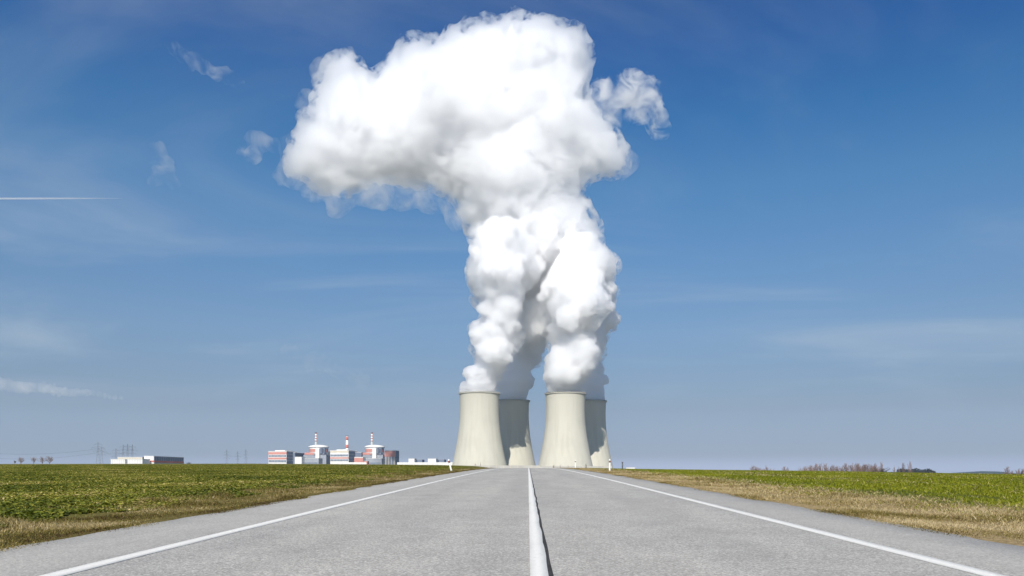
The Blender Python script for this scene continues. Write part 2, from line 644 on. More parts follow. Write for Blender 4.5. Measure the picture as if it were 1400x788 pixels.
GREEN_RAPE = leaf_mat('rape_leaf', [(0.0, (0.070, 0.090, 0.012)), (0.40, (0.165, 0.185, 0.017)), (0.75, (0.34, 0.31, 0.050)), (1.0, (0.60, 0.47, 0.20))])
GREEN_CORN = leaf_mat('corn_blade', [(0.0, (0.09, 0.11, 0.005)), (0.5, (0.205, 0.225, 0.007)), (0.85, (0.33, 0.32, 0.02)), (1.0, (0.58, 0.47, 0.21))])
DRY = leaf_mat('dry_grass', [(0.0, (0.085, 0.052, 0.018)), (0.3, (0.17, 0.15, 0.025)), (0.55, (0.32, 0.235, 0.085)), (1.0, (0.60, 0.49, 0.28))], 0.3)

# left field: young rape rosettes
x, y = scatter(560000, -1, 7.0)
thin = patch_noise(x, y, 0.55, 21)
k = (rng.uniform(0, 1, len(x)) < np.clip(0.95 - 0.55 * np.maximum(0, thin - 0.25), 0.25, 1)) & (np.abs(x) > 7.3 + 0.6 * patch_noise(x, y, 0.8, 5))
x, y = x[k], y[k]
sc = rng.uniform(0.6, 1.25, len(x)) * (1 + 0.25 * patch_noise(x, y, 1.3, 9))
tag(leaves('rape_crop', x, y, 0.085 * sc, 0.046 * sc, 0.042 * sc, np.clip(0.42 + 0.17 * patch_noise(x, y, 0.9, 3) + rng.normal(0, 0.22, len(x)), 0, 1), GREEN_RAPE, 5),
    'low leafy green crop covering the field left of the road', 'crop', kind='stuff')
# right field: winter corn in thin blades with straw rows
x, y = scatter(700000, 1, 7.2)
rowp = patch_noise(x * 1.0, y * 0.05, 1.5, 31) + 0.5 * patch_noise(x, y, 0.5, 33)
gap = (rowp > 0.55) | (np.abs(x) < 8.8 + 1.1 * patch_noise(x, y, 0.5, 35))
k = rng.uniform(0, 1, len(x)) < np.where(gap, 0.22, 1.0)
x, y = x[k], y[k]
tag(blades('corn_crop', x, y, rng.uniform(0.035, 0.085, len(x)), rng.uniform(0.010, 0.020, len(x)), rng.uniform(0.3, 0.9, len(x)),
           np.clip(0.45 + 0.12 * patch_noise(x, y, 0.7, 3) + rng.normal(0, 0.16, len(x)), 0, 1), GREEN_CORN),
    'short bright green winter corn right of the road', 'crop', kind='stuff')
# straw lying among the corn
x, y = scatter(170000, 1, 6.6, xmax=60)
rowp = patch_noise(x * 1.0, y * 0.05, 1.5, 31)
k = (rng.uniform(0, 1, len(x)) < np.where(np.abs(x) < 9.3, 1.0, np.where(rowp > 0.5, 0.5, 0.06)))
x, y = x[k], y[k]
tag(blades('straw_litter', x, y, rng.uniform(0.06, 0.17, len(x)), rng.uniform(0.008, 0.016, len(x)), rng.uniform(0.75, 0.99, len(x)),
           np.clip(rng.normal(0.78, 0.18, len(x)), 0, 1), DRY),
    'pale dry straw strewn along the right verge', 'straw', kind='stuff')


def verge(name, side, x0, x1, n, hmin, hmax, tmean, label, edge):
    y = 5.0 * (150 / 5.0) ** rng.uniform(0, 1, n)
    u = rng.uniform(0, 1, n)
    x = x0 + (x1 - x0) * u
    tuft = patch_noise(x, y, 1.6, 41 if side < 0 else 43)
    k = rng.uniform(0, 1, n) < np.clip(0.75 + 0.4 * tuft, 0.45, 1) * np.clip((u + 0.08) * 8, 0.5, 1)
    x, y, tuft, u = x[k], y[k], tuft[k], u[k]
    h = rng.uniform(hmin, hmax, len(x)) * (0.75 + 0.4 * np.clip(tuft, -0.8, 1.2)) * (1 + 1.6 * np.clip(patch_noise(x, y, 2.4, 57) - 0.75, 0, 0.8)) * np.clip(0.35 + u * 2.2, 0.35, 1)
    tint = np.clip(tmean + 0.22 * patch_noise(x, y, 1.1, 47) + rng.normal(0, 0.2, len(x)) - 0.3 * (u < edge), 0, 1)
    tag(blades(name, side * x, y, h, rng.uniform(0.007, 0.015, len(x)), np.clip(rng.normal(0.7, 0.22, len(x)), 0.05, 0.97), tint, DRY), label, 'grass', kind='stuff')


verge('verge_grass', -1, 4.99, 8.6, 420000, 0.03, 0.09, 0.40, 'brown and olive rough grass on the verge left of the road', 0.14)
verge('verge_grass', 1, 4.83, 8.2, 380000, 0.03, 0.085, 0.68, 'pale yellow dry grass on the verge right of the road', 0.10)

# ------------------------------------------------------------------ cooling towers
cm = bpy.data.materials.new('tower_concrete')
cm.use_nodes = True
t = cm.node_tree
b = t.nodes['Principled BSDF']
b.inputs['Roughness'].default_value = 0.9
b.inputs['Specular IOR Level'].default_value = 0.15
tc = N(t, 'ShaderNodeTexCoord')
st = noise(t, mapping(t, tc.outputs['Object'], (0.12, 0.12, 0.006)), 1.0, 6, 0.6)
bl = noise(t, tc.outputs['Object'], 0.03, 5, 0.55)
sp = N(t, 'ShaderNodeSeparateXYZ'); L(t, tc.outputs['Object'], sp.inputs[0])
lift = TM(t, 'FRACT', TM(t, 'MULTIPLY', sp.outputs['Z'], 1 / 4.0))
seam = TM(t, 'MULTIPLY', smooth(t, lift, 0.90, 0.97), 0.10)
cc = ramp(t, st, [(0.25, (0.475, 0.455, 0.378)), (0.5, (0.535, 0.513, 0.430)), (0.75, (0.565, 0.545, 0.460))])
cc = mixrgb(t, TM(t, 'MULTIPLY', smooth(t, bl, 0.5, 0.7), 0.30), cc, (0.455, 0.437, 0.37))
cc = mixrgb(t, seam, cc, (0.40, 0.39, 0.33))
topst = TM(t, 'MULTIPLY', smooth(t, TM(t, 'ADD', sp.outputs['Z'], TM(t, 'MULTIPLY', st, 40)), 165, 190), 0.18)
cc = mixrgb(t, topst, cc, (0.36, 0.35, 0.31))
L(t, cc, b.inputs['Base Color'])
inner = mat('tower_inner', (0.25, 0.24, 0.22), 0.95, 0.1, vary=0.2, scale=0.1)
dark = mat('dark_steel', (0.07, 0.075, 0.085), 0.6, 0.4)

TH = 163.0
RT = 37.6


def tower_r(z):
    return RT * math.sqrt(1 + ((z - 0.83 * TH) / 112.0) ** 2)


def make_tower():
    root = empty('cooling_tower', (0, 0, 0))
    z0 = 9.0
    zs = [z0 + (TH - z0) * i / 46 for i in range(47)]
    prof = [(tower_r(z), z) for z in zs] + [(tower_r(z) - 1.0, z) for z in reversed(zs)]
    MB().lathe(prof + [prof[0]], 128, cap=False).build('shell', cm, root, True)
    # stiffening ring with the railing on it
    rt = tower_r(TH)
    MB().lathe([(rt + 0.03, TH - 1.9), (rt + 1.25, TH - 1.5), (rt + 1.25, TH - 0.5), (rt + 0.03, TH - 0.3), (rt + 0.03, TH - 1.9)], 128, cap=False).build('rim', cm, root)
    rl = MB()
    for i in range(56):
        a = 2 * math.pi * i / 56
        p = (math.cos(a) * (rt + 0.9), math.sin(a) * (rt + 0.9))
        rl.box(p[0] - 0.75, p[0] + 0.75, p[1] - 0.75, p[1] + 0.75, TH - 0.45, TH + 1.9)
    tag(rl.build('railing', inner, root), kind='stuff')
    lg = MB()
    n = 40
    ra, rb = tower_r(z0) - 0.4, tower_r(0) + 0.6
    for i in range(n):
        a0 = 2 * math.pi * i / n
        for s in (-0.5, 0.5):
            a1 = a0 + s * 2 * math.pi / n
            lg.tube((ra * math.cos(a0), ra * math.sin(a0), z0 + 0.3), (rb * math.cos(a1), rb * math.sin(a1), -1.5), 0.55, 0.55, 6)
    tag(lg.build('colonnade', cm, root), kind='stuff')
    MB().lathe([(rb + 3, -2.0), (rb + 3, 1.3), (rb + 2.4, 1.3), (rb + 2.4, -2.0)], 96, cap=False).build('basin', cm, root)
    MB().lathe([(ra - 0.8, 10.0), (ra - 0.8, 10.6)], 64).build('fill_deck', inner, root)
    return root


def copy_tree(o, parent=None):
    c = o.copy()
    COL.objects.link(c)
    if parent: c.parent = parent
    for ch in list(o.children):
        copy_tree(ch, c)
    return c


TOWERS = [(655.5, 538.5, 1546, 'pale concrete cooling tower at front left, fully sunlit, steam rising from it'),
          (773, 539.0, 1546, 'pale concrete cooling tower at front right, fully sunlit, over the right lane'),
          (699, 549.0, 1714, 'shaded cooling tower standing behind and right of the front left tower'),
          (804, 549.5, 1714, 'shaded cooling tower standing behind and right of the front right tower')]
proto = make_tower()
TP = []
for i, (px_, py_, D, lab) in enumerate(TOWERS):
    o = proto if i == 0 else copy_tree(proto)
    top = P(px_, py_, D)
    s = 1.0
    o.location = (top.x, D, top.z - TH)
    o.rotation_euler = (0, 0, 0.4 * i)
    tag(o, lab, 'cooling tower', 'cooling towers of the power station')
    TP.append(o.location.copy())

# ------------------------------------------------------------------ steam: billowing hulls filled with dense white vapour
def vapour(name, density, aniso=0.35, breakup=0.0, scale=0.03, lo=0.4, hi=0.6):
    m = bpy.data.materials.new(name)
    m.use_nodes = True
    t = m.node_tree
    t.nodes.clear()
    o = N(t, 'ShaderNodeOutputMaterial')
    v = N(t, 'ShaderNodeVolumePrincipled')
    v.inputs['Color'].default_value = (0.9945, 0.9945, 0.9949, 1)
    v.inputs['Anisotropy'].default_value = aniso
    v.inputs['Density'].default_value = density
    if breakup > 0:
        tc = N(t, 'ShaderNodeNewGeometry')
        nn = noise(t, tc.outputs['Position'], scale, 5, 0.6, 0.6)
        r = smooth(t, nn, lo, hi)
        L(t, TM(t, 'MULTIPLY', r, density), v.inputs['Density'])
        m.cycles.volume_step_rate = 0.25
    L(t, v.outputs[0], o.inputs['Volume'])
    return m


ICO = {}


def ico(sub):
    if sub not in ICO:
        bm = bmesh.new()
        bmesh.ops.create_icosphere(bm, subdivisions=sub, radius=1)
        bm.verts.ensure_lookup_table()
        ICO[sub] = (np.array([v.co[:] for v in bm.verts]), np.array([[v.index for v in f.verts] for f in bm.faces]))
        bm.free()
    return ICO[sub]


def puff_children(S, rate, rmin, shrink, seed, levels=2):
    r = np.random.default_rng(seed)
    allS = [S]
    cur = S
    for lv in range(levels):
        new = []
        for (x, y, z, rad) in cur:
            n = max(3, int(rate * (1 if lv == 0 else 0.6)))
            for _ in range(n):
                d = r.normal(0, 1, 3); d /= np.linalg.norm(d)
                rr = rad * shrink * r.uniform(0.7, 1.2)
                if rr < rmin: continue
                p = np.array((x, y, z)) + d * (rad * r.uniform(0.78, 0.98))
                new.append((*p, rr))
        cur = np.array(new) if new else np.zeros((0, 4))
        allS.append(cur)
        if not len(cur): break
    return np.concatenate([a for a in allS if len(a)])


def billow(name, S, voxel, m, disp=((34, 10), (13, 5), (5, 2)), parent=None):
    v3, f3 = ico(3)
    v2, f2 = ico(2)
    VS, FS, n = [], [], 0
    for (x, y, z, r) in S:
        v, f = (v3, f3) if r > 14 else (v2, f2)
        VS.append(v * r + np.array((x, y, z))); FS.append(f + n); n += len(v)
    o = mesh_np(name, np.concatenate(VS), np.concatenate(FS).ravel(), 3, m)
    md = o.modifiers.new('r', 'REMESH')
    md.mode = 'VOXEL'; md.voxel_size = voxel
    for k, (size, amt) in enumerate(disp):
        tx = bpy.data.textures.new('billow', 'VORONOI' if k < 3 else 'CLOUDS')
        tx.noise_scale = size
        if tx.type == 'VORONOI':
            tx.distance_metric = 'DISTANCE_SQUARED'
            tx.noise_intensity = 1.0
        d = o.modifiers.new('d', 'DISPLACE')
        d.texture = tx; d.texture_coords = 'GLOBAL'
        d.strength = -amt; d.mid_level = 0.35
    md2 = o.modifiers.new('r2', 'REMESH')
    md2.mode = 'VOXEL'; md2.voxel_size = voxel * 0.85
    dg = bpy.context.evaluated_depsgraph_get()
    dg.update()
    ev = o.evaluated_get(dg)
    me = bpy.data.meshes.new_from_object(ev)
    o.modifiers.clear()
    old = o.data
    o.data = me
    bpy.data.meshes.remove(old)
    me.shade_smooth()
    # keep the object's origin at its base
    return o


def spheres_from_path(path, D, seed, jit=0.35):
    """path of photo (x, y, radius) -> world spheres at depth D with a round cross-section"""
    r = np.random.default_rng(seed)
    k = D / FPX
    out = []
    for i, (a, b_) in enumerate(zip(path[:-1], path[1:])):
        n = max(1, int(math.hypot(b_[0] - a[0], b_[1] - a[1]) / (0.5 * a[2])))
        for j in range(n):
            u = j / n
            c = [a[q_] + (b_[q_] - a[q_]) * u for q_ in range(3)]
            j0 = min(1.0, max(0.0, (path[0][1] - c[1] - 26) / 25))     # the foot of the plume fills the tower's mouth
            rr = c[2] * (r.uniform(0.60, 0.82) * j0 + 0.84 * (1 - j0)) * k
            p = P(c[0] + j0 * r.normal(0, jit) * c[2] * 0.6, c[1] + j0 * r.normal(0, jit) * c[2] * 0.3, D)
            out.append((p.x, D + j0 * r.normal(0, 0.3) * c[2] * k, p.z, rr))
    return np.array(out)


STEAM = vapour('steam_dense', 0.38, 0.70)
CLOUD = vapour('steam_cloud', 0.15, 0.76)
VEIL_P = vapour('steam_wisps', 0.10, 0.6, 1.0, 0.10, 0.46, 0.62)
VEIL_C = vapour('cloud_wisps', 0.13, 0.7, 1.0, 0.042, 0.46, 0.66)
VEIL_S = vapour('soft_wisps', 0.030, 0.6, 1.0, 0.024, 0.42, 0.72)
VEIL_S.cycles.volume_step_rate = 0.12
VEIL_P.cycles.volume_step_rate = 0.14
VEIL_C.cycles.volume_step_rate = 0.08
PATHS = [
    # front left
    ([(656, 543, 24), (657, 532, 26), (660, 518, 26), (664, 500, 26), (678, 482, 27), (680, 462, 29), (684, 445, 33), (685, 425, 37), (685, 405, 40), (684, 385, 44), (684, 365, 50), (688, 340, 56), (696, 318, 62)], 1546,
     'bright white steam plume rising from the front left cooling tower'),
    # front right
    ([(773, 543, 24), (773, 532, 26), (774, 520, 29), (774, 505, 34), (778, 488, 38), (779, 470, 38), (783, 450, 42), (785, 430, 44), (785, 405, 45), (780, 380, 47), (776, 350, 52), (770, 325, 64)], 1546,
     'bright white steam plume rising from the front right cooling tower'),
    # rear left
    ([(699, 553, 22), (700, 542, 23), (704, 528, 24), (707, 510, 25), (712, 490, 27), (717, 470, 33), (724, 445, 40), (728, 415, 46), (728, 385, 50), (728, 350, 54), (728, 320, 60)], 1714,
     'greyish steam plume behind and between the two bright front plumes'),
    # rear right
    ([(804, 553, 22), (804, 542, 23), (804, 528, 24), (804, 510, 25), (806, 490, 26), (812, 468, 30), (816, 445, 28), (816, 415, 28), (813, 385, 28), (808, 358, 30), (804, 330, 36)], 1714,
     'greyish steam plume showing at the right edge behind the front right plume'),
]
for i, (pth, D, lab) in enumerate(PATHS):
    S = spheres_from_path(pth, D, 100 + i)
    S0 = S
    n0 = len(S)
    S = puff_children(S, 11, 3.0, 0.42, 200 + i, 3)
    rim = TP[i].z + TH
    S = S[(np.arange(len(S)) < n0) | (S[:, 2] - S[:, 3] * 0.5 > rim)]
    o = billow('steam_plume', S, 2.2, STEAM, ((24, 6), (12, 6), (6, 3)))
    tag(o, lab, 'steam plume', 'steam plumes over the cooling towers')
    H_ = S0[S0[:, 2] > S0[0, 2] + 45].copy()
    H_[:, 3] = H_[:, 3] * 1.04 + 4
    billow('wisps', puff_children(H_, 6, 5.0, 0.42, 250 + i, 1), 4.0, VEIL_P, ((22, 6), (9, 3))).parent = o

# the merged cloud above: filled outline with puffs of the right size
OUTLINE = [(392, 212), (396, 240), (430, 254), (468, 268), (500, 252), (545, 246), (590, 254), (626, 278), (640, 318), (660, 350), (740, 385), (820, 360), (822, 310), (805, 285), (798, 262),
           (800, 243), (832, 240), (858, 228), (858, 198), (838, 175), (818, 155), (800, 132), (806, 100), (808, 68), (790, 37), (760, 30), (722, 27), (684, 25), (645, 40), (605, 54), (575, 51),
           (553, 55), (536, 84), (512, 108), (494, 92), (484, 68), (455, 80), (436, 102), (430, 132), (424, 160), (405, 190)]
OUT = np.array(OUTLINE, float)


def inside_dist(px_, py_):
    A, B = OUT, np.roll(OUT, -1, 0)
    ins = np.zeros(len(px_), bool)
    dm = np.full(len(px_), 1e9)
    for a, c in zip(A, B):
        cond = ((a[1] > py_) != (c[1] > py_)) & (px_ < (c[0] - a[0]) * (py_ - a[1]) / (c[1] - a[1] + 1e-9) + a[0])
        ins ^= cond
        d = c - a
        u = np.clip(((px_ - a[0]) * d[0] + (py_ - a[1]) * d[1]) / (d @ d), 0, 1)
        dm = np.minimum(dm, np.hypot(px_ - a[0] - u * d[0], py_ - a[1] - u * d[1]))
    return ins, dm


r_ = np.random.default_rng(77)
qx, qy = r_.uniform(385, 870, 6000), r_.uniform(10, 380, 6000)
ins, dm = inside_dist(qx, qy)
DC = 1640
S = []
order = np.argsort(-dm)
taken = []
for i in order:
    if not ins[i] or dm[i] < 5: continue
    rr = min(dm[i], r_.uniform(24, 56)) * 0.70
    if any((qx[i] - a) ** 2 + (qy[i] - b_) ** 2 < (0.42 * max(rr, c)) ** 2 * (1 if rr > 12 else 0.6) for a, b_, c in taken): continue
    taken.append((qx[i], qy[i], rr))
    k = DC / FPX
    p = P(qx[i], qy[i], DC)
    thick = min(dm[i], 90) * k
    S.append((p.x, DC + r_.uniform(-0.55, 0.55) * thick, p.z, rr * k))
S = np.array(S)
print('cloud spheres', len(S))
S0 = S.copy()
S[:, 3] = np.maximum(S[:, 3] * 0.96 - 3, 4)
S = puff_children(S, 14, 4.0, 0.32, 301, 3)
cloud = billow('steam_cloud', S, 2.6, CLOUD, ((40, 7), (19, 12), (9, 6)))
S0[:, 3] = S0[:, 3] * 1.03 + 11
billow('wisps', puff_children(S0, 6, 8.0, 0.40, 302, 1), 6.0, VEIL_C, ((40, 10), (16, 8))).parent = cloud
SW = []
for x_, y_, r_q in ((400, 236, 20), (432, 252, 22), (470, 266, 24), (508, 264, 24), (548, 262, 24), (590, 268, 22), (628, 292, 20), (400, 205, 18), (425, 140, 18), (440, 95, 16), (832, 150, 20), (852, 222, 20), (820, 160, 16)):
    p = P(x_, y_, DC - 40)
    SW.append((p.x, DC - 40, p.z, r_q * DC / FPX))
billow('wisps', puff_children(np.array(SW), 7, 8.0, 0.45, 303, 1), 6.0, VEIL_S, ((45, 14), (18, 8))).parent = cloud
tag(cloud, 'huge white steam cloud leaning left above all four towers', 'steam cloud')

# ragged scraps torn off the cloud and drifting beside it
def scrap(name, pts, D, dens, label, group, seed, lo=0.42, hi=0.62, scale=0.03):
    S = []
    r = np.random.default_rng(seed)
    k = D / FPX
    for (x, y, rad) in pts:
        p = P(x, y, D)
        S.append((p.x, D + r.uniform(-0.4, 0.4) * rad * k, p.z, rad * k))
    S = puff_children(np.array(S), 7, 4.0, 0.45, seed, 1)
    o = billow(name, S, 4.0, vapour(name + '_vapour', dens, 0.35, 1.0, scale, lo, hi), ((40, 14), (16, 7)))
    tag(o, label, 'cloud', group)
    return o


scrap('cloud_scrap', [(822, 130, 22), (846, 124, 22), (868, 120, 22), (888, 122, 20), (860, 140, 26), (880, 142, 25), (895, 160, 20), (905, 176, 15), (842, 148, 20), (815, 145, 20)], 1680, 0.085,
      'torn white cloud scrap just right of the big steam cloud', 'loose cloud scraps', 401, 0.47, 0.72, 0.024)
scrap('cloud_scrap', [(238, 68, 8), (250, 76, 10), (265, 84, 10), (278, 94, 11), (292, 100, 10), (308, 104, 9), (322, 110, 9), (330, 114, 6)], 1900, 0.026,
      'thin diagonal wisp of cloud high in the upper left sky', 'loose cloud scraps', 402, 0.45, 0.74, 0.016)
scrap('cloud_scrap', [(218, 205, 9), (220, 220, 13), (224, 236, 13), (234, 246, 9), (214, 248, 8)], 1900, 0.015,
      'faint small cloud scrap farthest left, above the vapour trail', 'loose cloud scraps', 403, 0.45, 0.74, 0.016)
scrap('cloud_scrap', [(345, 190, 10), (360, 194, 10), (374, 200, 9), (334, 208, 9), (346, 212, 12), (386, 204, 7)], 1900, 0.024,
      'small pale cloud scrap beside the left tip of the steam cloud', 'loose cloud scraps', 404, 0.45, 0.74, 0.016)

scrap('cirrus_streak', [(-60 + 7.5 * i, 519 + 0.8 * i + 1.5 * math.sin(i * 0.7), 10.5 - 0.25 * i) for i in range(31)], 6000, 0.010,
      'long low pale cloud streak at the left edge, above the bare trees', 'low cirrus streaks', 405, 0.30, 0.66, 0.004)
scrap('cirrus_streak', [(395 + 11 * i, 482 + 4.4 * i + 4 * math.sin(i), 11) for i in range(10)], 6000, 0.0024,
      'very faint slanting cloud streak above the striped stacks', 'low cirrus streaks', 406, 0.40, 0.72, 0.006)

# vapour trail of an aeroplane
ct = MB()
D = 9000
pa, pb = P(-260, 272.5, D), P(168, 271.3, D)
nseg = 24
for i in range(nseg):
    a = pa.lerp(pb, i / nseg); c = pa.lerp(pb, (i + 1) / nseg)
    ra = 10.5 * (1 - (i / nseg) ** 6) + 1.5; rb = 10.5 * (1 - ((i + 1) / nseg) ** 6) + 1.5
    ct.tube(a, c, ra, rb, 10, caps=(i in (0, nseg - 1)))
o = ct.build('contrail', vapour('contrail_vapour', 0.06), None)
tag(o, 'thin straight white vapour trail at the left edge of the sky', 'contrail')

# ------------------------------------------------------------------ power station buildings
WHITE = mat('white_cladding', (0.74, 0.73, 0.70), 0.6, vary=0.06, scale=0.05)
CREAM = mat('cream_cladding', (0.62, 0.56, 0.44), 0.7, vary=0.08, scale=0.05)
RED = mat('red_cladding', (0.52, 0.16, 0.12), 0.6, vary=0.12, scale=0.08)
PINK = mat('faded_red_cladding', (0.56, 0.25, 0.21), 0.65, vary=0.12, scale=0.08)
GLASS = mat('window_glass', (0.16, 0.20, 0.26), 0.25, 0.5, vary=0.25, scale=0.2)
GREY = mat('grey_cladding', (0.30, 0.32, 0.36), 0.7, vary=0.12, scale=0.06)
SLATE = mat('slate_and_shaded_cladding', (0.16, 0.19, 0.26), 0.6, vary=0.15, scale=0.06)
CONC = mat('building_concrete', (0.45, 0.43, 0.39), 0.9, vary=0.12, scale=0.06)
PHI = R(-10)    # the station's grid is turned a little against the road (front faces look slightly left)


class Bld:
    """a building whose front-left bottom corner stands below photo column px at depth D; u runs along the front, v back, metres"""
    def __init__(self, name, px0, D, label, cat, group=None, rz=PHI, zb=None):
        x = (px0 - VX) / FPX * D
        z = gz(x, D) if zb is None else zb
        self.o = empty(name, (x, D, z), rz)
        self.z0, self.D, self.px0 = z, D, px0
        tag(self.o, label, cat, group)

    def h(self, py):      # height above the base of a photo row at this depth
        return (HY - py) / FPX * self.D + EYE - self.z0

    def w(self, npx):
        return npx / FPX * self.D

    def part(self, name, m, boxes, parent=None):
        mb = MB()
        for bx in boxes: mb.box(*bx)
        return mb.build(name, m, parent or self.o)

    def rows(self, name, m, u0, u1, v, z0, z1, n, gap=0.25, parent=None):
        """a row of n window panes on the front at plane v"""
        mb = MB()
        st_ = (u1 - u0) / n
        for i in range(n):
            mb.box(u0 + st_ * (i + gap / 2), u0 + st_ * (i + 1 - gap / 2), v - 0.25, v + 0.3, z0, z1)
        return mb.build(name, m, parent or self.o)

    def siderows(self, name, m, v0, v1, u, z0, z1, n, gap=0.25):
        mb = MB()
        st_ = (v1 - v0) / n
        for i in range(n):
            mb.box(u - 0.3, u + 0.25, v0 + st_ * (i + gap / 2), v0 + st_ * (i + 1 - gap / 2), z0, z1)
        return mb.build(name, m, self.o)


def hall(px0, px1, ytop, D, depth, label, bands, chimney=None):
    """long hall striped in red and white with glazing"""
    B = Bld('turbine_hall', px0, D, label, 'power plant building', 'halls beside the reactors')
    w = B.w(px1 - px0); H = B.h(ytop)
    B.part('wall', WHITE, [(0, w, 0, depth, 0, H)])
    B.part('side_wall', SLATE, [(w + 0.003, w + 0.4, 0.5, depth - 0.5, 0, H - 1.2)])  # slate instead of white: the side's shade is put into its colour
    B.part('roof', WHITE, [(-0.8, w + 0.8, -0.8, depth + 0.8, H + 0.003, H + 1.2), (w * 0.25, w * 0.8, depth * 0.2, depth * 0.8, H + 1.21, H + 4.0)])
    for y1, y0, m in bands:
        if m is GLASS: B.rows('window_band', m, 0.6, w - 0.6, 0, B.h(y0), B.h(y1), 12, 0.14)
        else: B.part('red_band', m, [(-0.35, w + 0.002, -0.35, 0.2, B.h(y0), B.h(y1))])
    for y1 in (620.5, 625.0, 629.0):
        B.siderows('side_window_band', GREY, 1.5, depth - 1.5, w + 0.45, B.h(y1 + 2), B.h(y1), 8)
    return B, w, H


hall(367, 393.5, 617.6, 2250, 62, 'red and white striped hall farthest left in the plant', [(618.4, 621.6, PINK), (622.4, 625.0, GLASS), (625.8, 628.4, PINK), (629.2, 632.4, GLASS)])
B, w, H = hall(451.5, 478, 616.6, 2250, 62, 'striped hall in the middle, between the two domed reactors', [(616.7, 619.0, CREAM), (621.6, 624.4, GLASS), (625.4, 627.4, PINK), (628.2, 630.8, GLASS)])


def stripes(name, B, u, v, z0, z1, r0, r1, n=7, start_red=True):
    """tall ventilation stack ringed red and white"""
    st = MB().lathe([(r0, z0), (r1, z1)], 20, (u, v)).build(name, WHITE, B.o, True)
    for i in range(4):
        a = z1 - (z1 - z0) * (0.02 + 0.19 * i); c = a - (z1 - z0) * 0.085
        ra = r0 + (r1 - r0) * (a - z0) / (z1 - z0) + 0.12; rc = r0 + (r1 - r0) * (c - z0) / (z1 - z0) + 0.12
        MB().lathe([(rc, c), (ra, a)], 20, (u, v)).build('red_ring', RED, st, True)
    MB().lathe([(r1 + 0.9, z1 - 0.5), (r1 + 0.9, z1 + 0.6)], 16, (u, v)).build('cap', dark, st)
    # gallery
    zz_ = z0 + (z1 - z0) * 0.35
    MB().lathe([(r0 + 1.0, zz_), (r0 + 1.0, zz_ + 0.9)], 16, (u, v)).build('gallery', GREY, st)
    return st


def reactor(px0, D, label):
    # px0: left edge of the drum in the photo
    B = Bld('reactor_building', px0, D, label, 'reactor building', 'reactor buildings of the plant')
    W_ = B.w(25.5)
    Hs = B.h(612.8)      # underside of the cap
    cx, cy_ = W_ / 2, W_ / 2 + 3
    r = W_ / 2
    B.part('block', GREY, [(-8, W_ + 8, 4, W_ + 10, 0, B.h(622))])
    B.part('annex', WHITE, [(W_ * 0.60, W_ * 0.82, -4, 3.9, 0, B.h(613.5))])
    B.rows('window_band', GLASS, -7, W_ * 0.58, 3.98, B.h(628), B.h(626), 9)
    B.part('red_panel', PINK, [(-4, W_ * 0.55, 3.2, 3.99, B.h(622), B.h(619))])
    drum = MB().lathe([(r, B.h(622) - 1), (r, Hs)], 40, (cx, cy_)).build('drum', WHITE, B.o, True)
    MB().lathe([(r + 0.15, B.h(618.2)), (r + 0.15, B.h(613.8))], 40, (cx, cy_), cap=False).build('red_band', PINK, drum, True)
    cap = MB().lathe([(r * 1.0, Hs), (r * 1.07, Hs + 1.6), (r * 1.07, Hs + 5), (r * 0.9, Hs + 7.2), (r * 0.6, Hs + 9.0), (r * 0.25, Hs + 9.9), (0.5, Hs + 10)], 40, (cx, cy_)).build('dome', WHITE, B.o, True)
    MB().lathe([(r * 1.085, Hs + 1.9), (r * 1.085, Hs + 2.9)], 40, (cx, cy_), cap=False).build('parapet_ring', GREY, cap, True)
    mb = MB()
    for dx, dz in ((0.85, 2.5), (1.0, 4.0), (1.02, 1.5)):
        mb.box(W_ * dx - 2.5, W_ * dx + 3.5, cy_ - r - 1, cy_ - r + 5, B.h(618) - dz * 2, B.h(612) - dz)
    mb.build('stair_tower', SLATE, B.o)
    stripes('vent_stack', B, B.w(426 - 417.3), cy_, Hs + 7, B.h(591), 3.4, 2.3)
    return B


reactor(417.6, 2290, 'domed reactor building with thin striped stack, behind the leftmost hall')
reactor(495.0, 2290, 'domed reactor building with thin striped stack, right of the middle hall')
S_ = Bld('striped_chimney', 474.5, 2300, 'thick red and white chimney rising above the middle hall', 'chimney')
stripes('stack', S_, 0, 0, 0, S_.h(596.2), 4.6, 3.3)
S_.part('footing', CONC, [(-6, 6, -6, 6, -0.5, 3.0)])


def low_block(name, px0, px1, ytop, D, depth, m, label, cat, wins=0, roofm=None, extra=None, rz=PHI):
    B = Bld(name, px0, D, label, cat, 'low buildings around the plant', rz)
    w = B.w(px1 - px0); H = B.h(ytop)
    B.part('wall', m, [(0, w, 0, depth, -0.5, H)])
    B.part('roof', roofm or WHITE, [(-0.4, w + 0.4, -0.4, depth + 0.4, H + 0.003, H + 0.8)])
    if wins:
        B.rows('window_band', GLASS, w * 0.06, w * 0.94, 0, H * 0.62, H * 0.80, wins, 0.35)
    if extra: extra(B, w, H)
    return B


